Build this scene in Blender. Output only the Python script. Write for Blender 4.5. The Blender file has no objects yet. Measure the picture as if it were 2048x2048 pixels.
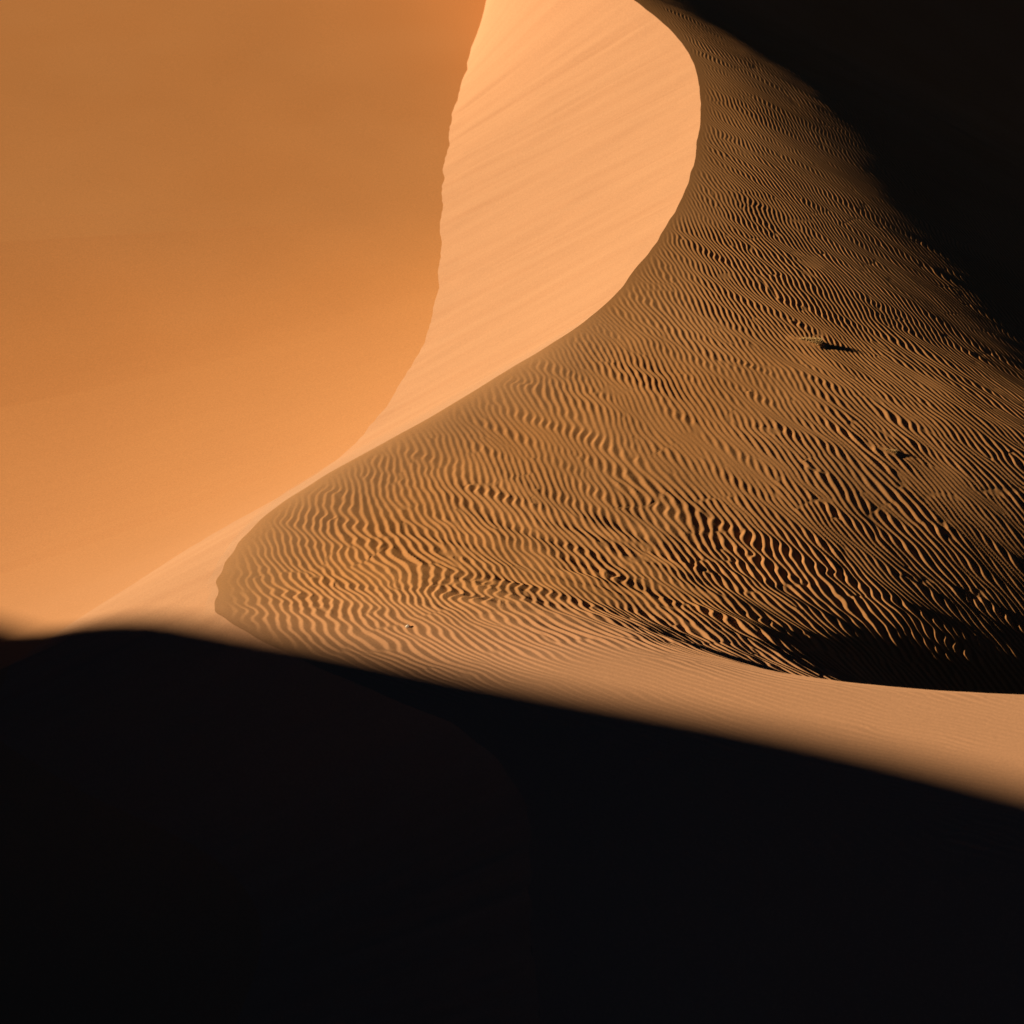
import bpy, bmesh, math, random
import numpy as np
from mathutils import Vector, Matrix

R = math.radians
scene = bpy.context.scene
col = scene.collection
rng = np.random.default_rng(7)
random.seed(7)

# ------------------------------------------------------------------ camera
PITCH, DIST, WIDTH = R(28.0), 200.0, 60.0
FWD = np.array([0, math.cos(PITCH), -math.sin(PITCH)])
UPV = np.array([0, math.sin(PITCH), math.cos(PITCH)])
CAM = -DIST * FWD
cam_data = bpy.data.cameras.new('camera')
cam = bpy.data.objects.new('camera', cam_data)
col.objects.link(cam)
cam.location = CAM
cam.rotation_euler = (math.pi / 2 - PITCH, 0, 0)
cam_data.angle = 2 * math.atan(WIDTH / 2 / DIST)
cam_data.clip_start, cam_data.clip_end = 1.0, 20000.0
cam_data.dof.use_dof = True
cam_data.dof.focus_distance = 199.0
cam_data.dof.aperture_fstop = 0.4
scene.camera = cam

# ------------------------------------------------------------------ light
SUN_EL, SUN_AZ = R(20.0), R(4.0)      # SUN_AZ: travel direction measured from +x towards +y
SUN_DIR = np.array([math.cos(SUN_EL) * math.cos(SUN_AZ), math.cos(SUN_EL) * math.sin(SUN_AZ), -math.sin(SUN_EL)])
sun_data = bpy.data.lights.new('sun', 'SUN')
sun_data.energy, sun_data.angle, sun_data.color = 5.0, R(0.53), (1.0, 0.82, 0.59)
sun = bpy.data.objects.new('sun', sun_data)
col.objects.link(sun)
sun.rotation_euler = Vector(SUN_DIR).to_track_quat('-Z', 'Y').to_euler()

world = bpy.data.worlds.new('World')
scene.world = world
world.use_nodes = True
wt = world.node_tree
bg = wt.nodes['Background']
sky = wt.nodes.new('ShaderNodeTexSky')
sky.sky_type = 'NISHITA'
sky.sun_disc = False
sky.sun_elevation = SUN_EL
sky.sun_rotation = math.atan2(-SUN_DIR[0], -SUN_DIR[1])
sky.altitude = 3000
sky.air_density, sky.dust_density, sky.ozone_density = 0.07, 0.0, 3.0
wt.links.new(sky.outputs[0], bg.inputs[0])
bg.inputs[1].default_value = 0.05

scene.view_settings.view_transform = 'Standard'
scene.view_settings.look = 'None'
scene.view_settings.gamma = 1.0
scene.view_settings.use_curve_mapping = False
scene.view_settings.exposure = 0.65
scene.cycles.max_bounces = 4
scene.cycles.diffuse_bounces = 1


# ------------------------------------------------------------------ helpers
def unproject(u, v, z):
    """point at height z on the line of sight through photo pixel (u, v)"""
    a = (u - 1024) / 2048 * WIDTH
    b = (1024 - v) / 2048 * WIDTH
    d = FWD * DIST + np.array([a, 0, 0]) + UPV * b
    t = (z - CAM[2]) / d[2]
    return CAM + d * t


def spline(xk, yk):
    """natural cubic spline, linear beyond its ends"""
    o = np.argsort(xk)
    xk, yk = np.asarray(xk, float)[o], np.asarray(yk, float)[o]
    n = len(xk)
    h = np.diff(xk)
    A = np.eye(n)
    rhs = np.zeros(n)
    for i in range(1, n - 1):
        A[i, i - 1:i + 2] = h[i - 1], 2 * (h[i - 1] + h[i]), h[i]
        rhs[i] = 6 * ((yk[i + 1] - yk[i]) / h[i] - (yk[i] - yk[i - 1]) / h[i - 1])
    m = np.linalg.solve(A, rhs)

    def f(x):
        x = np.asarray(x, float)
        xc = np.clip(x, xk[0], xk[-1])
        i = np.clip(np.searchsorted(xk, xc) - 1, 0, n - 2)
        a, b = xk[i + 1] - xc, xc - xk[i]
        return (m[i] * a**3 + m[i + 1] * b**3) / (6 * h[i]) + (yk[i] / h[i] - m[i] * h[i] / 6) * a + (yk[i + 1] / h[i] - m[i + 1] * h[i] / 6) * b
    return f


def sstep(a, b, x):
    t = np.clip((np.asarray(x, float) - a) / (b - a), 0, 1)
    return t * t * (3 - 2 * t)


class Field:
    """smooth random field over the dune: filtered white noise, bilinear lookup"""
    X0, Y0, SX, SY, NX, NY = -50.0, -90.0, 0.16, 0.16, 704, 1216

    def __init__(self, seed, lx, ly, ang=0.0, cplx=False):
        r = np.random.default_rng(seed)
        n = r.standard_normal((self.NY, self.NX))
        if cplx:
            n = n + 1j * r.standard_normal((self.NY, self.NX))
        kx = np.fft.fftfreq(self.NX, self.SX) * 2 * np.pi
        ky = np.fft.fftfreq(self.NY, self.SY) * 2 * np.pi
        KX, KY = np.meshgrid(kx, ky)
        ka = KX * math.cos(ang) + KY * math.sin(ang)
        kb = -KX * math.sin(ang) + KY * math.cos(ang)
        g = np.fft.ifft2(np.fft.fft2(n) * np.exp(-0.5 * ((ka * lx)**2 + (kb * ly)**2)))
        if not cplx:
            g = g.real
        self.g = g / np.sqrt(np.mean(np.abs(g)**2))

    def __call__(self, x, y):
        fx = np.clip((x - self.X0) / self.SX, 0, self.NX - 1.001)
        fy = np.clip((y - self.Y0) / self.SY, 0, self.NY - 1.001)
        i, j = fx.astype(int), fy.astype(int)
        a, b = fx - i, fy - j
        g = self.g
        return (g[j, i] * (1 - a) + g[j, i + 1] * a) * (1 - b) + (g[j + 1, i] * (1 - a) + g[j + 1, i + 1] * a) * b


# ------------------------------------------------------------------ dune shape
# crest of the dune: photo pixel and height above the desert floor
CREST = [(1120, -110, 9.9), (1240, -20, 9.9), (1330, 50, 9.8), (1387, 127, 9.6), (1401, 215, 9.5), (1391, 310, 9.4),
         (1352, 420, 9.2), (1270, 540, 8.9), (1180, 635, 8.6), (1000, 750, 8.1), (850, 840, 7.4), (700, 922, 6.7),
         (560, 1010, 6.1), (480, 1082, 5.8), (440, 1150, 5.9), (432, 1200, 6.3), (470, 1250, 6.8), (560, 1300, 6.95), (667, 1350, 7.1),
         (854, 1425, 7.2)]
FOOT = [(1010, -60), (975, 20), (935, 127), (905, 230), (889, 330), (881, 480), (872, 590), (850, 680), (800, 765), (690, 905),
        (560, 990), (400, 1084), (270, 1165), (127, 1257), (20, 1330)]
cp = np.array([unproject(u, v, z) for u, v, z in CREST])
fp = np.array([unproject(u, v, 0.0) for u, v in FOOT])
YC0, YC1 = cp[:, 1].min(), cp[:, 1].max()
_xc = spline(np.r_[cp[:, 1], YC0 - 15, YC0 - 45, YC1 + 25, YC1 + 60], np.r_[cp[:, 0], cp[-1, 0] + 5, cp[-1, 0] + 10, cp[0, 0] - 6, cp[0, 0] + 12])
_zc = spline(np.r_[cp[:, 1], YC0 - 15, YC0 - 45, YC1 + 25, YC1 + 60], np.r_[cp[:, 2], 5.8, 2.5, 11, 14])
crest_wob = Field(21, 0.5, 0.5)
foot_wob = Field(22, 0.28, 0.28)
foot_wob2 = Field(23, 1.2, 1.2)
YF0, YF1 = fp[:, 1].min(), fp[:, 1].max()
_xf = spline(np.r_[fp[:, 1], YF1 + 30], np.r_[fp[:, 0], fp[0, 0] - 16])


def x_crest(y):
    return _xc(y) + (0.03 + 0.06 * sstep(-16, -22, y)) * crest_wob(np.zeros_like(y), y)


def z_crest(y):
    return _zc(y)


def x_foot(y):
    front = _xc(y) - 12.5 - 2 * sstep(-40, -60, y)
    w = sstep(YF0 + 0.5, YF0 - 10, y)
    return _xf(y) * (1 - w) + front * w + (0.03 * foot_wob(np.zeros_like(y), y) + 0.09 * foot_wob2(np.zeros_like(y), y)) * sstep(-14, 0, y)


def ridge_rise(d):
    return 0.06 * d * (1 - 0.7 * sstep(30, 80, d))


def ridge_point(u, v):
    y = -30.0
    for _ in range(40):
        yy = np.array([y])
        x = unproject(u, v, 7.0)[0]
        z = float(z_crest(yy)[0] + ridge_rise(np.maximum(x - _xc(yy), 0))[0])
        y = 0.5 * y + 0.5 * unproject(u, v, z)[1]
    return unproject(u, v, z)


RB = np.array([ridge_point(u, v) for u, v in [(560, 1262), (720, 1276), (900, 1296), (1144, 1314), (1300, 1336), (1500, 1362), (1700, 1377), (1920, 1386)]])
_yb = spline(np.r_[-40, RB[:, 0], 45, 80], np.r_[RB[0, 1] + 2, RB[:, 1], RB[-1, 1] - 1.5, RB[-1, 1] - 3])


def y_ridge(x):
    return _yb(np.clip(x, -40, 80))


# how steeply the flank falls along the light, by distance from the crest; summed up into a height table
TY, TD = np.arange(-90, 110.01, 0.25), np.arange(0, 90.01, 0.1)
_m0 = np.interp(TY, [-30, -20, -15, -4, 5, 15, 25, 35, 60], [-0.10, -0.12, -0.10, -0.04, 0.055, 0.155, 0.215, 0.24, 0.28])
_k = np.interp(TY, [-30, -20, -15, -4, 5, 15, 25, 35, 60], [0.0128, 0.0128, 0.0116, 0.0098, 0.0084, 0.0094, 0.0098, 0.0108, 0.015])
_ker = np.exp(-0.5 * (np.arange(-24, 25) / 10)**2)
_ker /= _ker.sum()
_m0 = np.convolve(np.pad(_m0, 24, 'edge'), _ker, 'valid')
_k = np.convolve(np.pad(_k, 24, 'edge'), _ker, 'valid')
_M = _m0[:, None] + _k[:, None] * TD[None]
_M = _M + 0.22 * sstep(23, 36, TD)[None] * sstep(-15, -24, TY)[:, None]
_M = 0.55 - 0.1 * np.log1p(np.exp((0.55 - _M) / 0.1)) + 0.1 * np.log1p(np.exp(-3.5))
_DROP = np.concatenate([np.zeros((len(TY), 1)), np.cumsum((_M[:, 1:] + _M[:, :-1]) * 0.05, 1)], 1)


def drop_at(y, d):
    fy = np.clip((y + 90) / 0.25, 0, len(TY) - 1.001)
    fd = np.clip(d / 0.1, 0, len(TD) - 1.001)
    j, i = fy.astype(int), fd.astype(int)
    a, b = fd - i, fy - j
    return (_DROP[j, i] * (1 - a) + _DROP[j, i + 1] * a) * (1 - b) + (_DROP[j + 1, i] * (1 - a) + _DROP[j + 1, i + 1] * a) * b


und1 = Field(31, 3.0, 2.0, R(-25))
und2 = Field(32, 1.1, 0.7, R(-25))


def windward(x, y):
    """height of the rippled flank right of the crest, without its ripples"""
    xc = x_crest(y)
    d = np.maximum(x - xc, 0)
    drop = drop_at(y, d) + 0.45 * np.clip(d - 89.9, 0, 330)
    drop = drop - 0.16 * (1 - np.exp(-d / 0.9)) * sstep(10, 2, y) * sstep(-27, -20, y)   # a rounded brink low on the crest
    yb = y_ridge(x)
    t = np.clip((y - yb) / (16 - 6 * sstep(-14, 0, x) - 3.5 * sstep(4, 14, x)), 0, 1)
    crisp = sstep(-10, 20, x)                    # a sharp edge on the right, a soft fold on the left
    g = crisp * t * (1 + t - t * t) + (1 - crisp) * (t * t * (3 - 2 * t))
    rise = ridge_rise(d)
    near = -0.012 * np.maximum(yb - y, 0) - 0.0022 * np.minimum(np.maximum(yb - y, 0), 45)**2
    # behind the ridge the crest height is that of the flank, in front that of the ridge
    z = z_crest(y) - drop * g + rise * (1 - g) + near * sstep(0, 12, d)
    return z + (0.03 * und1(x, y) + 0.014 * und2(x, y)) * (1 - 0.65 * sstep(5, 20, y)) * sstep(0, 4, d) * sstep(-38, -22, y)


def floor_z(x, y):
    xf = x_foot(y)
    q = np.maximum(xf - x, 0)
    s = np.interp(y, [-60, -10, 10, 30, 48, 70], [0.48, 0.48, 0.48, 0.33, 0.06, -0.08])
    s2 = np.maximum(0.62 * s - 0.02, 0.045)
    # slope eases with distance from the foot
    return -(s * 26 * (1 - np.exp(-q / 26)) * 0.55 + s2 * np.minimum(q, 60) * 0.9) + 0.02 * und1(x, y) * sstep(0, 8, q)


def slip(x, y):
    xc, xf = x_crest(y), x_foot(y)
    t = np.clip((xc - x) / np.maximum(xc - xf, 0.1), 0, 1)
    return z_crest(y) * (1 - t)


def base_height(x, y):
    x, y = np.asarray(x, float), np.asarray(y, float)
    xc, xf = x_crest(y), x_foot(y)
    z = np.where(x >= xc, windward(x, y), np.where(x >= xf, slip(x, y), floor_z(x, y)))
    far = sstep(100, 260, np.hypot(x, y))
    return z * (1 - far) - 8 * far


# ------------------------------------------------------------------ ripples
LAMBDA = 0.33
K0 = 2 * np.pi / LAMBDA
env = Field(41, 1.0, 0.62, R(18), True)
kink1 = Field(42, 1.5, 0.36, R(-27))
kink2 = Field(43, 0.7, 0.21, R(-33))
rough = Field(47, 0.9, 0.28, R(-20))
warp = Field(44, 3.0, 2.2, R(-25))
ampf = Field(45, 1.6, 0.8, R(-27))
fine_env = Field(46, 1.2, 0.6, R(30), True)


PROF_T = np.linspace(0, 1, 257)
_tt = np.linspace(-1, 2, 769)
_f = _tt - np.floor(_tt)
_tri = np.where(_f < 0.31, _f / 0.31, (1 - _f) / 0.69)
_k = np.exp(-0.5 * (np.arange(-40, 41) / 256 / 0.036)**2)
PROF = np.convolve(_tri, _k / _k.sum(), 'same')[256:513]     # steep lee side, long gentle stoss side


def phase(x, y):
    sy = sstep(-12, 14, y)
    P = 0.80 * x + 0.08 * y + 0.0085 * (x + 17) * (y + 10) - 0.0022 * np.maximum(x, 0)**2 * (1 - sy) - 0.020 * np.clip(-20 - y, 0, 24)**2
    P = P + 0.076 * kink1(x, y) + 0.042 * kink2(x, y) + 0.26 * warp(x, y)
    A = env(x, y)
    return (K0 * P + np.angle(A)) / (2 * np.pi), A


def ripples(x, y):
    d = x - x_crest(y)
    ph, A = phase(x, y)
    e = 0.02
    gx = np.angle(np.exp(2j * np.pi * (phase(x + e, y)[0] - ph))) / (2 * np.pi * e)
    gy = np.angle(np.exp(2j * np.pi * (phase(x, y + e)[0] - ph))) / (2 * np.pi * e)
    tilt = np.clip(np.hypot(gx, gy) / np.maximum(np.abs(gx), 1e-3), 1, 1.9)
    lam = 1 / np.maximum(np.hypot(gx, gy), 1e-3)
    t = ph - np.floor(ph)
    prof = np.interp(t, PROF_T, PROF)
    mag = np.clip(np.abs(A) * 4, 0, 1)
    amp = 0.152 * np.clip(lam, 0.15, 0.75) * sstep(0.12, 0.20, lam) * (0.35 + 0.60 * tilt) * mag * (1 + 0.15 * ampf(x, y))
    amp = amp * (1 + 0.35 * sstep(2, 22, x) * sstep(8, -6, y))            # coarser low on the flank
    amp = amp * (1 - 0.35 * sstep(15, 40, y))
    yb = y_ridge(x)
    on_ridge = sstep(4.0, -1.0, y - yb + 5 * sstep(6, -4, x))
    amp = amp * (1 - 0.84 * on_ridge)
    amp = amp * sstep(0.0, 1.2 + 1.3 * sstep(10, 0, y), d) * (0.65 + 0.35 * sstep(1, 5, d))
    far = sstep(45, 60, np.abs(x)) + sstep(70, 85, np.abs(y))
    chaos = sstep(-9, 0, x) * sstep(20, 12, x) * sstep(1.5, 4, y - yb) * sstep(-5, -14, y)
    return (amp * (prof - 0.4) + 0.035 * chaos * rough(x, y)) * np.clip(1 - far, 0, 1)


# the tufts' sand tails: (pixel of the tuft, tail length, height)
def on_flank(u, v):
    """where the line of sight through photo pixel (u, v) meets the ground"""
    a, b = (u - 1024) / 2048 * WIDTH, (1024 - v) / 2048 * WIDTH
    d = FWD * DIST + np.array([a, 0, 0]) + UPV * b
    t = np.linspace(0.75, 1.45, 6000)
    p = CAM[None] + d[None] * t[:, None]
    h = base_height(p[:, 0], p[:, 1])
    i = int(np.argmax(p[:, 2] < h))
    return p[i]


TUFTS = [(1640, 690, 3.4, 0.19, 0.32), (1790, 907, 2.2, 0.10, 0.24)]
TUFT_POS = [on_flank(u, v) for u, v, *_ in TUFTS]


def tails(x, y):
    z, calm = np.zeros_like(x), np.ones_like(x)
    for (u, v, ln, h, w), p in zip(TUFTS, TUFT_POS):
        ax = np.array([-0.97, 0.10])
        ax /= np.linalg.norm(ax)
        dx, dy = x - p[0], y - p[1]
        s = dx * ax[0] + dy * ax[1]
        n = -dx * ax[1] + dy * ax[0]
        prof = np.where(s > 0, 0.75 * np.clip(1 - s / (0.6 * ln), 0, 1) + 0.25 * np.exp(-s / ln), np.exp(-(s / 0.2)**2)) - 0.4 * np.exp(-((s + 0.5) / 0.3)**2)
        lat = np.exp(-(n / (w * (1 + 0.15 * np.maximum(s, 0))))**2)
        z += h * prof * lat
        calm *= 1 - 1.0 * np.clip(lat * 1.3, 0, 1) * ((s > -0.6) & (s < 0.45 * ln))
    return z, calm


# ------------------------------------------------------------------ materials
def sand_material(name, c1, c2, grain=0.004, streak=False, scale=0.12, blend=None):
    m = bpy.data.materials.new(name)
    m.use_nodes = True
    nt = m.node_tree
    b = nt.nodes['Principled BSDF']
    b.inputs['Roughness'].default_value = 1.0
    b.inputs['Specular IOR Level'].default_value = 0.0
    b.inputs['Diffuse Roughness'].default_value = 0.6
    tc = nt.nodes.new('ShaderNodeTexCoord')
    n1 = nt.nodes.new('ShaderNodeTexNoise')
    n1.inputs['Scale'].default_value = scale
    n1.inputs['Detail'].default_value = 6
    mp = nt.nodes.new('ShaderNodeMapping')
    mp.inputs['Rotation'].default_value = (0, 0, R(20))
    if streak:
        mp.inputs['Rotation'].default_value = (0, 0, 0)
        mp.inputs['Scale'].default_value = (0.35, 6.0, 0.35)
    nt.links.new(tc.outputs['Object'], mp.inputs[0])
    nt.links.new(mp.outputs[0], n1.inputs['Vector'])
    ramp = nt.nodes.new('ShaderNodeValToRGB')
    ramp.color_ramp.elements[0].position, ramp.color_ramp.elements[1].position = 0.3, 0.7
    ramp.color_ramp.elements[0].color = (*c1, 1)
    ramp.color_ramp.elements[1].color = (*c2, 1)
    nt.links.new(n1.outputs[0], ramp.inputs[0])
    g = nt.nodes.new('ShaderNodeTexNoise')
    g.inputs['Scale'].default_value = 9.0
    g.inputs['Detail'].default_value = 5
    nt.links.new(tc.outputs['Object'], g.inputs['Vector'])
    mix = nt.nodes.new('ShaderNodeMix')
    mix.data_type = 'RGBA'
    mix.blend_type = 'MULTIPLY'
    mix.inputs[0].default_value = 1.0
    gr = nt.nodes.new('ShaderNodeMapRange')
    gr.inputs[1].default_value, gr.inputs[2].default_value = 0.25, 0.75
    gr.inputs[3].default_value, gr.inputs[4].default_value = 0.90, 1.08
    nt.links.new(g.outputs[0], gr.inputs[0])
    base = ramp.outputs[0]
    if blend:                                   # another sand, finer and paler, from y0 to y1
        y0, y1, c3 = blend
        sx = nt.nodes.new('ShaderNodeSeparateXYZ')
        nt.links.new(tc.outputs['Object'], sx.inputs[0])
        w = nt.nodes.new('ShaderNodeMath')
        w.operation = 'MULTIPLY_ADD'
        w.inputs[1].default_value = 0.6 * abs(y1 - y0)
        nt.links.new(n1.outputs[0], w.inputs[0])
        nt.links.new(sx.outputs[1], w.inputs[2])
        mr = nt.nodes.new('ShaderNodeMapRange')
        off = 0.3 * abs(y1 - y0)
        mr.inputs[1].default_value, mr.inputs[2].default_value = y0 + off, y1 + off
        nt.links.new(w.outputs[0], mr.inputs[0])
        m3 = nt.nodes.new('ShaderNodeMix')
        m3.data_type = 'RGBA'
        m3.inputs[7].default_value = (*c3, 1)
        nt.links.new(mr.outputs[0], m3.inputs[0])
        nt.links.new(base, m3.inputs[6])
        base = m3.outputs[2]
    nt.links.new(base, mix.inputs[6])
    nt.links.new(gr.outputs[0], mix.inputs[7])
    nt.links.new(mix.outputs[2], b.inputs['Base Color'])
    bump = nt.nodes.new('ShaderNodeBump')
    bump.inputs['Strength'].default_value = 1.0
    bump.inputs['Distance'].default_value = grain
    nt.links.new(g.outputs[0], bump.inputs['Height'])
    nt.links.new(bump.outputs[0], b.inputs['Normal'])
    return m


SAND = sand_material('rippled_sand', (0.52, 0.245, 0.085), (0.57, 0.28, 0.105), blend=(-20, -30, (0.55, 0.295, 0.155)))
SLIP = sand_material('slip_face_sand', (0.55, 0.292, 0.152), (0.58, 0.318, 0.168), streak=True)
DARK_PLAIN = sand_material('unseen_dark_plain', (0.055, 0.045, 0.036), (0.085, 0.068, 0.052), grain=0.02)  # unseen ground, darkened to cut bounce light
FLOOR = sand_material('floor_sand', (0.56, 0.245, 0.082), (0.585, 0.27, 0.098), scale=0.05, blend=(32, -12, (0.575, 0.29, 0.135)))


def grid_mesh(name, X, Y, Z, mats, mat_index=None):
    ny, nx = X.shape
    co = np.stack([X, Y, Z], -1).reshape(-1, 3).astype(np.float32)
    idx = np.arange(ny * nx, dtype=np.int32).reshape(ny, nx)
    q = np.stack([idx[:-1, :-1], idx[:-1, 1:], idx[1:, 1:], idx[1:, :-1]], -1).reshape(-1, 4)
    me = bpy.data.meshes.new(name)
    me.vertices.add(len(co))
    me.vertices.foreach_set('co', co.ravel())
    me.loops.add(q.size)
    me.loops.foreach_set('vertex_index', q.ravel())
    me.polygons.add(len(q))
    me.polygons.foreach_set('loop_start', np.arange(0, q.size, 4, dtype=np.int32))
    me.polygons.foreach_set('use_smooth', np.ones(len(q), dtype=bool))
    for m in mats:
        me.materials.append(m)
    if mat_index is not None:
        me.polygons.foreach_set('material_index', np.broadcast_to(mat_index, (ny - 1, nx - 1)).astype(np.int32).ravel())
    me.update(calc_edges=True)
    ob = bpy.data.objects.new(name, me)
    col.objects.link(ob)
    return ob


def graded(fine0, fine1, step, lim0, lim1, grow=1.12):
    c = list(np.arange(fine0, fine1 + step / 2, step))
    s = step
    while c[-1] < lim1:
        s *= grow
        c.append(c[-1] + s)
    s = step
    lo = []
    x = fine0
    while x > lim0:
        s *= grow
        x -= s
        lo.append(x)
    return np.array(lo[::-1] + c)


def smooth_height(x, y):
    far = sstep(100, 260, np.hypot(x, y))
    return far


# windward flank and near ridge
ys = graded(-46, 62, 0.060, -4000, 4000)
ds = graded(0, 46, 0.040, 0, 4000)
Yg, Dg = np.meshgrid(ys, ds, indexing='ij')
Xg = x_crest(Yg) + Dg
tail_z, calm = tails(Xg, Yg)
Zg = windward(Xg, Yg) + ripples(Xg, Yg) * calm + tail_z
far = sstep(100, 260, np.hypot(Xg, Yg))
Zg = Zg * (1 - far) - (8 + 0.42 * np.clip(Dg, 0, 420)) * far  # unseen far flank shaped to fall on, keeping sunlit ground's bounce away
plain = ((Dg > 75) | (np.abs(Yg) > 130))[:-1, :-1].astype(int)    # unseen plain made dark, so it bounces no light into the shaded flank
ob = grid_mesh('dune', Xg, Yg, Zg, [SAND, DARK_PLAIN], plain)
ob['kind'] = 'structure'

# slip face: straight down the dip from crest to foot, with avalanche streaks
streak1 = Field(51, 6.0, 0.22, 0.0)
streak2 = Field(52, 2.0, 0.7, R(4))
streak3 = Field(53, 2.5, 1.2)
streak4 = Field(54, 0.9, 0.25, R(-5))
ys2 = graded(-60, 62, 0.12, -4000, 4000)
ts = np.linspace(0, 1, 150)
Yg, Tg = np.meshgrid(ys2, ts, indexing='ij')
xc, xf = x_crest(Yg), x_foot(Yg)
Xg = xc + (xf - xc) * Tg
Zg = z_crest(Yg) * (1 - Tg)
edge = np.sin(np.pi * Tg)
Zg = Zg + (0.012 * streak1(Xg, Yg) * np.clip(streak3(Xg, Yg), 0, 2) - 0.035 * np.clip(streak1(Xg + 9, Yg) - 1.3, 0, 1) + 0.022 * streak2(Xg, Yg) + 0.013 * streak4(Xg, Yg)) * np.clip(edge * 4, 0, 1)
far = sstep(100, 260, np.hypot(Xg, Yg))
Zg = Zg * (1 - far) - 8 * far
ob = grid_mesh('dune_slip_face', Xg[:, ::-1], Yg[:, ::-1], Zg[:, ::-1], [SLIP])
ob['kind'] = 'structure'

# desert floor left of the foot
qs = graded(0, 40, 0.3, 0, 4000)
Yg, Qg = np.meshgrid(ys2, qs, indexing='ij')
Xg = x_foot(Yg) - Qg
Zg = floor_z(Xg, Yg)
far = sstep(100, 260, np.hypot(Xg, Yg))
Zg = Zg * (1 - far) - 8 * far
ob = grid_mesh('desert_floor', Xg[:, ::-1], Yg[:, ::-1], Zg[:, ::-1], [FLOOR])
ob['kind'] = 'structure'

# ------------------------------------------------------------------ the tall dune to the left that shades the front
EDGE = [(60, 1260), (127, 1256), (250, 1234), (400, 1243), (550, 1272), (800, 1318), (1000, 1358), (1200, 1394), (1400, 1428), (1600, 1464),
        (1750, 1496), (1920, 1537), (2100, 1583), (2300, 1637)]
_es = spline([e[0] for e in EDGE], [e[1] for e in EDGE])
EDGE = [(u, float(_es(u))) for u in np.linspace(60, 2300, 57)]
SH = np.array([math.cos(SUN_AZ), math.sin(SUN_AZ), 0])     # horizontal travel of the light
SP = np.array([-SH[1], SH[0], 0])
L = 250.0
pts = np.array([on_flank(u, v) for u, v in EDGE])
top = pts - L * SUN_DIR[None]
c_along = top @ SH
c_side = top @ SP
c_z = top[:, 2]
# silhouette the sun sees, in a plane across the light
a0 = c_along.mean()
z_at = c_z + (c_along - a0) * math.tan(SUN_EL)   # slide every point along the light to one plane
o = np.argsort(c_side)
sk, zk = c_side[o], z_at[o]
_se = np.linspace(sk[0], sk[-1], 57)
_ze = np.interp(_se, sk, zk)
_zp = np.convolve(np.pad(_ze, 4, 'reflect', reflect_type='odd'), np.hanning(11)[1:-1] / np.hanning(11)[1:-1].sum(), 'valid')
sk, zk = _se, _zp
lo_s, lo_z = sk[0], zk[0]
side = np.r_[np.linspace(lo_s - 260, lo_s - 4, 60), sk, np.linspace(sk[-1] + 6, sk[-1] + 240, 60)]
prof = np.interp(side, np.r_[lo_s - 260, lo_s - 140, lo_s - 60, lo_s - 22, sk, sk[-1] + 40, sk[-1] + 170, sk[-1] + 240],
                 np.r_[-9, lo_z - 30, lo_z + 6, lo_z + 8, zk, zk[-1] - 24, -9, -9])
across = np.r_[np.linspace(-190, -3, 40), 0, np.linspace(3, 150, 40)]
S, A = np.meshgrid(side, across, indexing='ij')
Pz = np.repeat(prof[:, None], len(across), 1)
hz = Pz - np.where(A < 0, -A * 0.45, A * 0.62)
hz = np.maximum(hz, -10)
XY = SH[None, None, :2] * (a0 + A)[..., None] + SP[None, None, :2] * S[..., None]
ob = grid_mesh('tall_dune', XY[..., 0], XY[..., 1], hz, [FLOOR])
ob['kind'] = 'structure'

# ------------------------------------------------------------------ sand blown over the crest, a thin low veil
def veil():
    ss, nn = np.linspace(-27, 10, 90), np.linspace(0, 1, 24)
    Y, N = np.meshgrid(ss, nn, indexing='ij')
    ends = np.sin(np.pi * (Y + 27) / 37)**0.7
    wd = 1.5 + 7.5 * ends
    X = x_crest(Y) - 0.6 + wd * N
    base = np.where(X >= x_crest(Y), windward(np.maximum(X, x_crest(Y)), Y), slip(X, Y))
    hgt = 0.9 * ends * (N**0.4) * (1 - N)**1.5 * 2.2
    lo, hi = base - 0.02, base + hgt
    ny, nx = X.shape
    V, F = [], []
    for Z in (lo, hi):
        V += np.stack([X, Y, Z], -1).reshape(-1, 3).tolist()
    k = ny * nx
    for j in range(ny - 1):
        for i in range(nx - 1):
            a, b, c, d = j * nx + i, j * nx + i + 1, (j + 1) * nx + i + 1, (j + 1) * nx + i
            F += [(d, c, b, a), (k + a, k + b, k + c, k + d)]
    ring = [i for i in range(nx)] + [j * nx + nx - 1 for j in range(1, ny)] + [(ny - 1) * nx + i for i in range(nx - 2, -1, -1)] + [j * nx for j in range(ny - 2, 0, -1)]
    for p, q in zip(ring, ring[1:] + ring[:1]):
        F.append((p, q, k + q, k + p))
    me = bpy.data.meshes.new('blowing_sand')
    me.from_pydata(V, [], F)
    m = bpy.data.materials.new('airborne_sand')
    m.use_nodes = True
    nt = m.node_tree
    nt.nodes.remove(nt.nodes['Principled BSDF'])
    pv = nt.nodes.new('ShaderNodeVolumePrincipled')
    pv.inputs['Color'].default_value = (0.95, 0.78, 0.58, 1)
    pv.inputs['Density'].default_value = 0.09
    pv.inputs['Anisotropy'].default_value = 0.2
    nt.links.new(pv.outputs[0], nt.nodes['Material Output'].inputs['Volume'])
    me.materials.append(m)
    ob = bpy.data.objects.new('blowing_sand', me)
    col.objects.link(ob)
    ob['kind'] = 'stuff'


veil()

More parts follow.
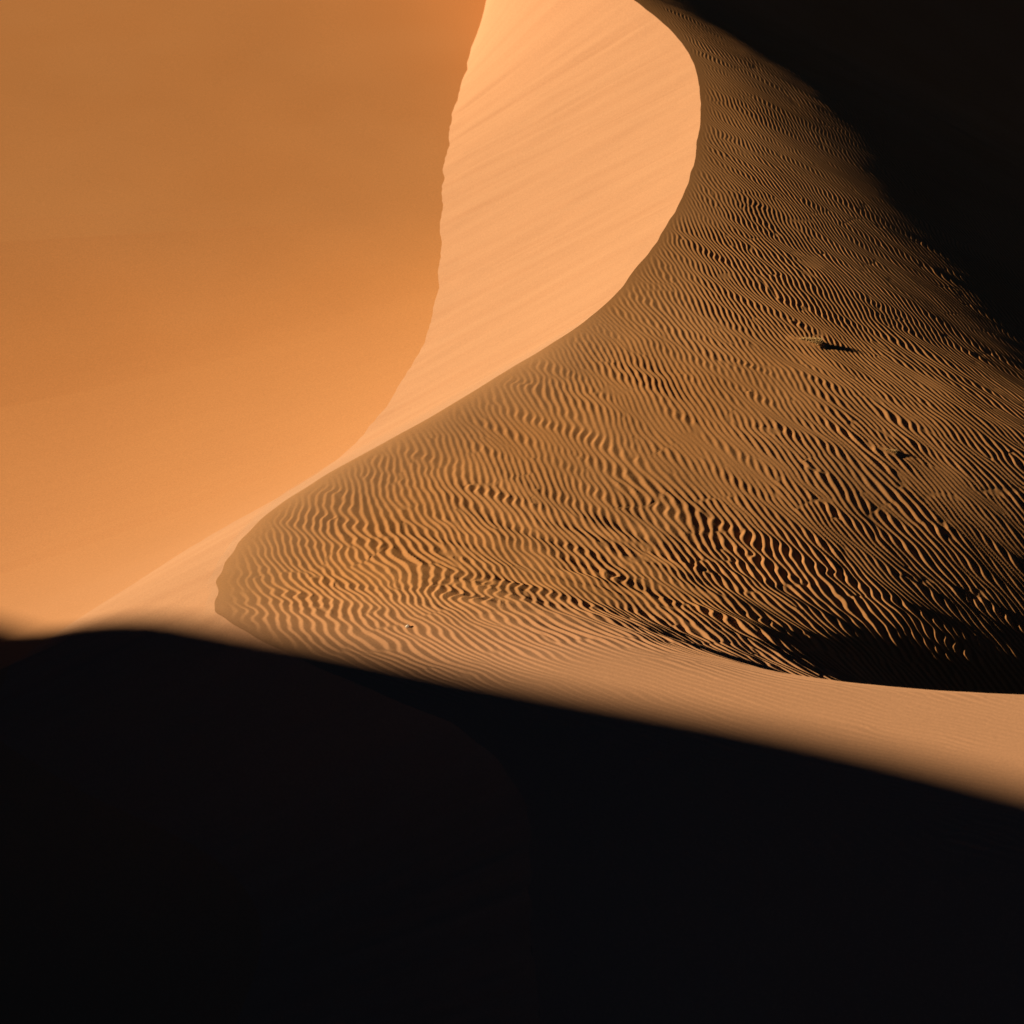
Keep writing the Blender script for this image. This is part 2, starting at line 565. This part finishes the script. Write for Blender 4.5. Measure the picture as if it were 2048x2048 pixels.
# ------------------------------------------------------------------ dry grass tufts at the head of the sand tails
def plain_material(name, c):
    m = bpy.data.materials.new(name)
    m.use_nodes = True
    nt = m.node_tree
    b = nt.nodes['Principled BSDF']
    b.inputs['Roughness'].default_value = 0.8
    b.inputs['Specular IOR Level'].default_value = 0.2
    n = nt.nodes.new('ShaderNodeTexNoise')
    n.inputs['Scale'].default_value = 14
    tc = nt.nodes.new('ShaderNodeTexCoord')
    nt.links.new(tc.outputs['Object'], n.inputs['Vector'])
    r = nt.nodes.new('ShaderNodeValToRGB')
    r.color_ramp.elements[0].color = (*[q * 0.7 for q in c], 1)
    r.color_ramp.elements[1].color = (*[min(q * 1.25, 1) for q in c], 1)
    nt.links.new(n.outputs[0], r.inputs[0])
    nt.links.new(r.outputs[0], b.inputs['Base Color'])
    return m


STRAW = plain_material('dry_grass', (0.66, 0.42, 0.17))
STONE = plain_material('pale_stone', (0.74, 0.64, 0.50))


def ground_at(x, y):
    x, y = np.array([float(x)]), np.array([float(y)])
    tz, calm = tails(x, y)
    return float((windward(x, y) + ripples(x, y) * calm + tz)[0])


def make_tuft(p, size, n, label, seed):
    r = random.Random(seed)
    bm = bmesh.new()
    z0 = ground_at(p[0], p[1]) - 0.04
    for k in range(n):
        a = r.uniform(0, 2 * math.pi)
        back = size * 3.4 * r.random()**1.4          # blades added up the sand tail, standing in for its sunlit streak
        bx = -0.97 * back + size * 0.25 * r.gauss(0, 1)
        by = 0.10 * back + size * 0.42 * r.gauss(0, 1) * (1 - 0.2 * back / size)
        bz = ground_at(p[0] + bx, p[1] + by) - z0 - 0.05
        lean = r.uniform(0.1, 0.9)
        da = a + r.uniform(-0.8, 0.8)
        h = size * r.uniform(0.45, 1.0) * (1 - 0.14 * back / size)
        w = size * 0.05
        sx, sy = -math.sin(da) * w, math.cos(da) * w
        prev = None
        for i in range(4):
            t = i / 3
            f = 1 - 0.85 * t
            cx = bx + math.cos(da) * lean * h * t * t
            cy = by + math.sin(da) * lean * h * t * t
            cz = bz + h * (t - 0.25 * lean * t * t)
            cur = (bm.verts.new((cx - sx * f, cy - sy * f, cz)), bm.verts.new((cx + sx * f, cy + sy * f, cz)))
            if prev:
                bm.faces.new((prev[0], prev[1], cur[1], cur[0]))
            prev = cur
    me = bpy.data.meshes.new('grass_tuft')
    bm.to_mesh(me)
    bm.free()
    me.materials.append(STRAW)
    ob = bpy.data.objects.new('grass_tuft', me)
    ob.location = (p[0], p[1], z0)
    col.objects.link(ob)
    ob['label'], ob['category'], ob['group'] = label, 'grass tuft', 'grass tufts on the rippled slope'
    return ob


make_tuft(TUFT_POS[0], 0.34, 900, 'larger dry grass tuft with a long bright sand tail on the rippled slope', 1)
make_tuft(TUFT_POS[1], 0.19, 480, 'smaller dry grass tuft near the dark right edge of the rippled slope', 2)


# ------------------------------------------------------------------ a pale stone lying on the fold of the slope
def make_stone(p, size, label, seed):
    r = random.Random(seed)
    bm = bmesh.new()
    bmesh.ops.create_icosphere(bm, subdivisions=3, radius=1.0)
    offs = [Vector((r.uniform(-1, 1), r.uniform(-1, 1), r.uniform(-1, 1))).normalized() for _ in range(9)]
    for v in bm.verts:
        d = v.co.normalized()
        k = min([1.0] + [0.72 / max(d.dot(o_), 0.01) for o_ in offs])
        v.co = Vector((d.x * 1.25, d.y * 0.85, d.z * 0.7)) * k * size
    me = bpy.data.meshes.new('stone')
    bm.to_mesh(me)
    bm.free()
    me.materials.append(STONE)
    ob = bpy.data.objects.new('stone', me)
    ob.location = (p[0], p[1], ground_at(p[0], p[1]) + 0.25 * size)
    ob.rotation_euler = (0.1, -0.15, 0.5)
    col.objects.link(ob)
    ob['label'], ob['category'] = label, 'stone'


make_stone(on_flank(815, 1254), 0.12, 'small pale stone lying alone on the rippled sand just above the big shadow', 3)
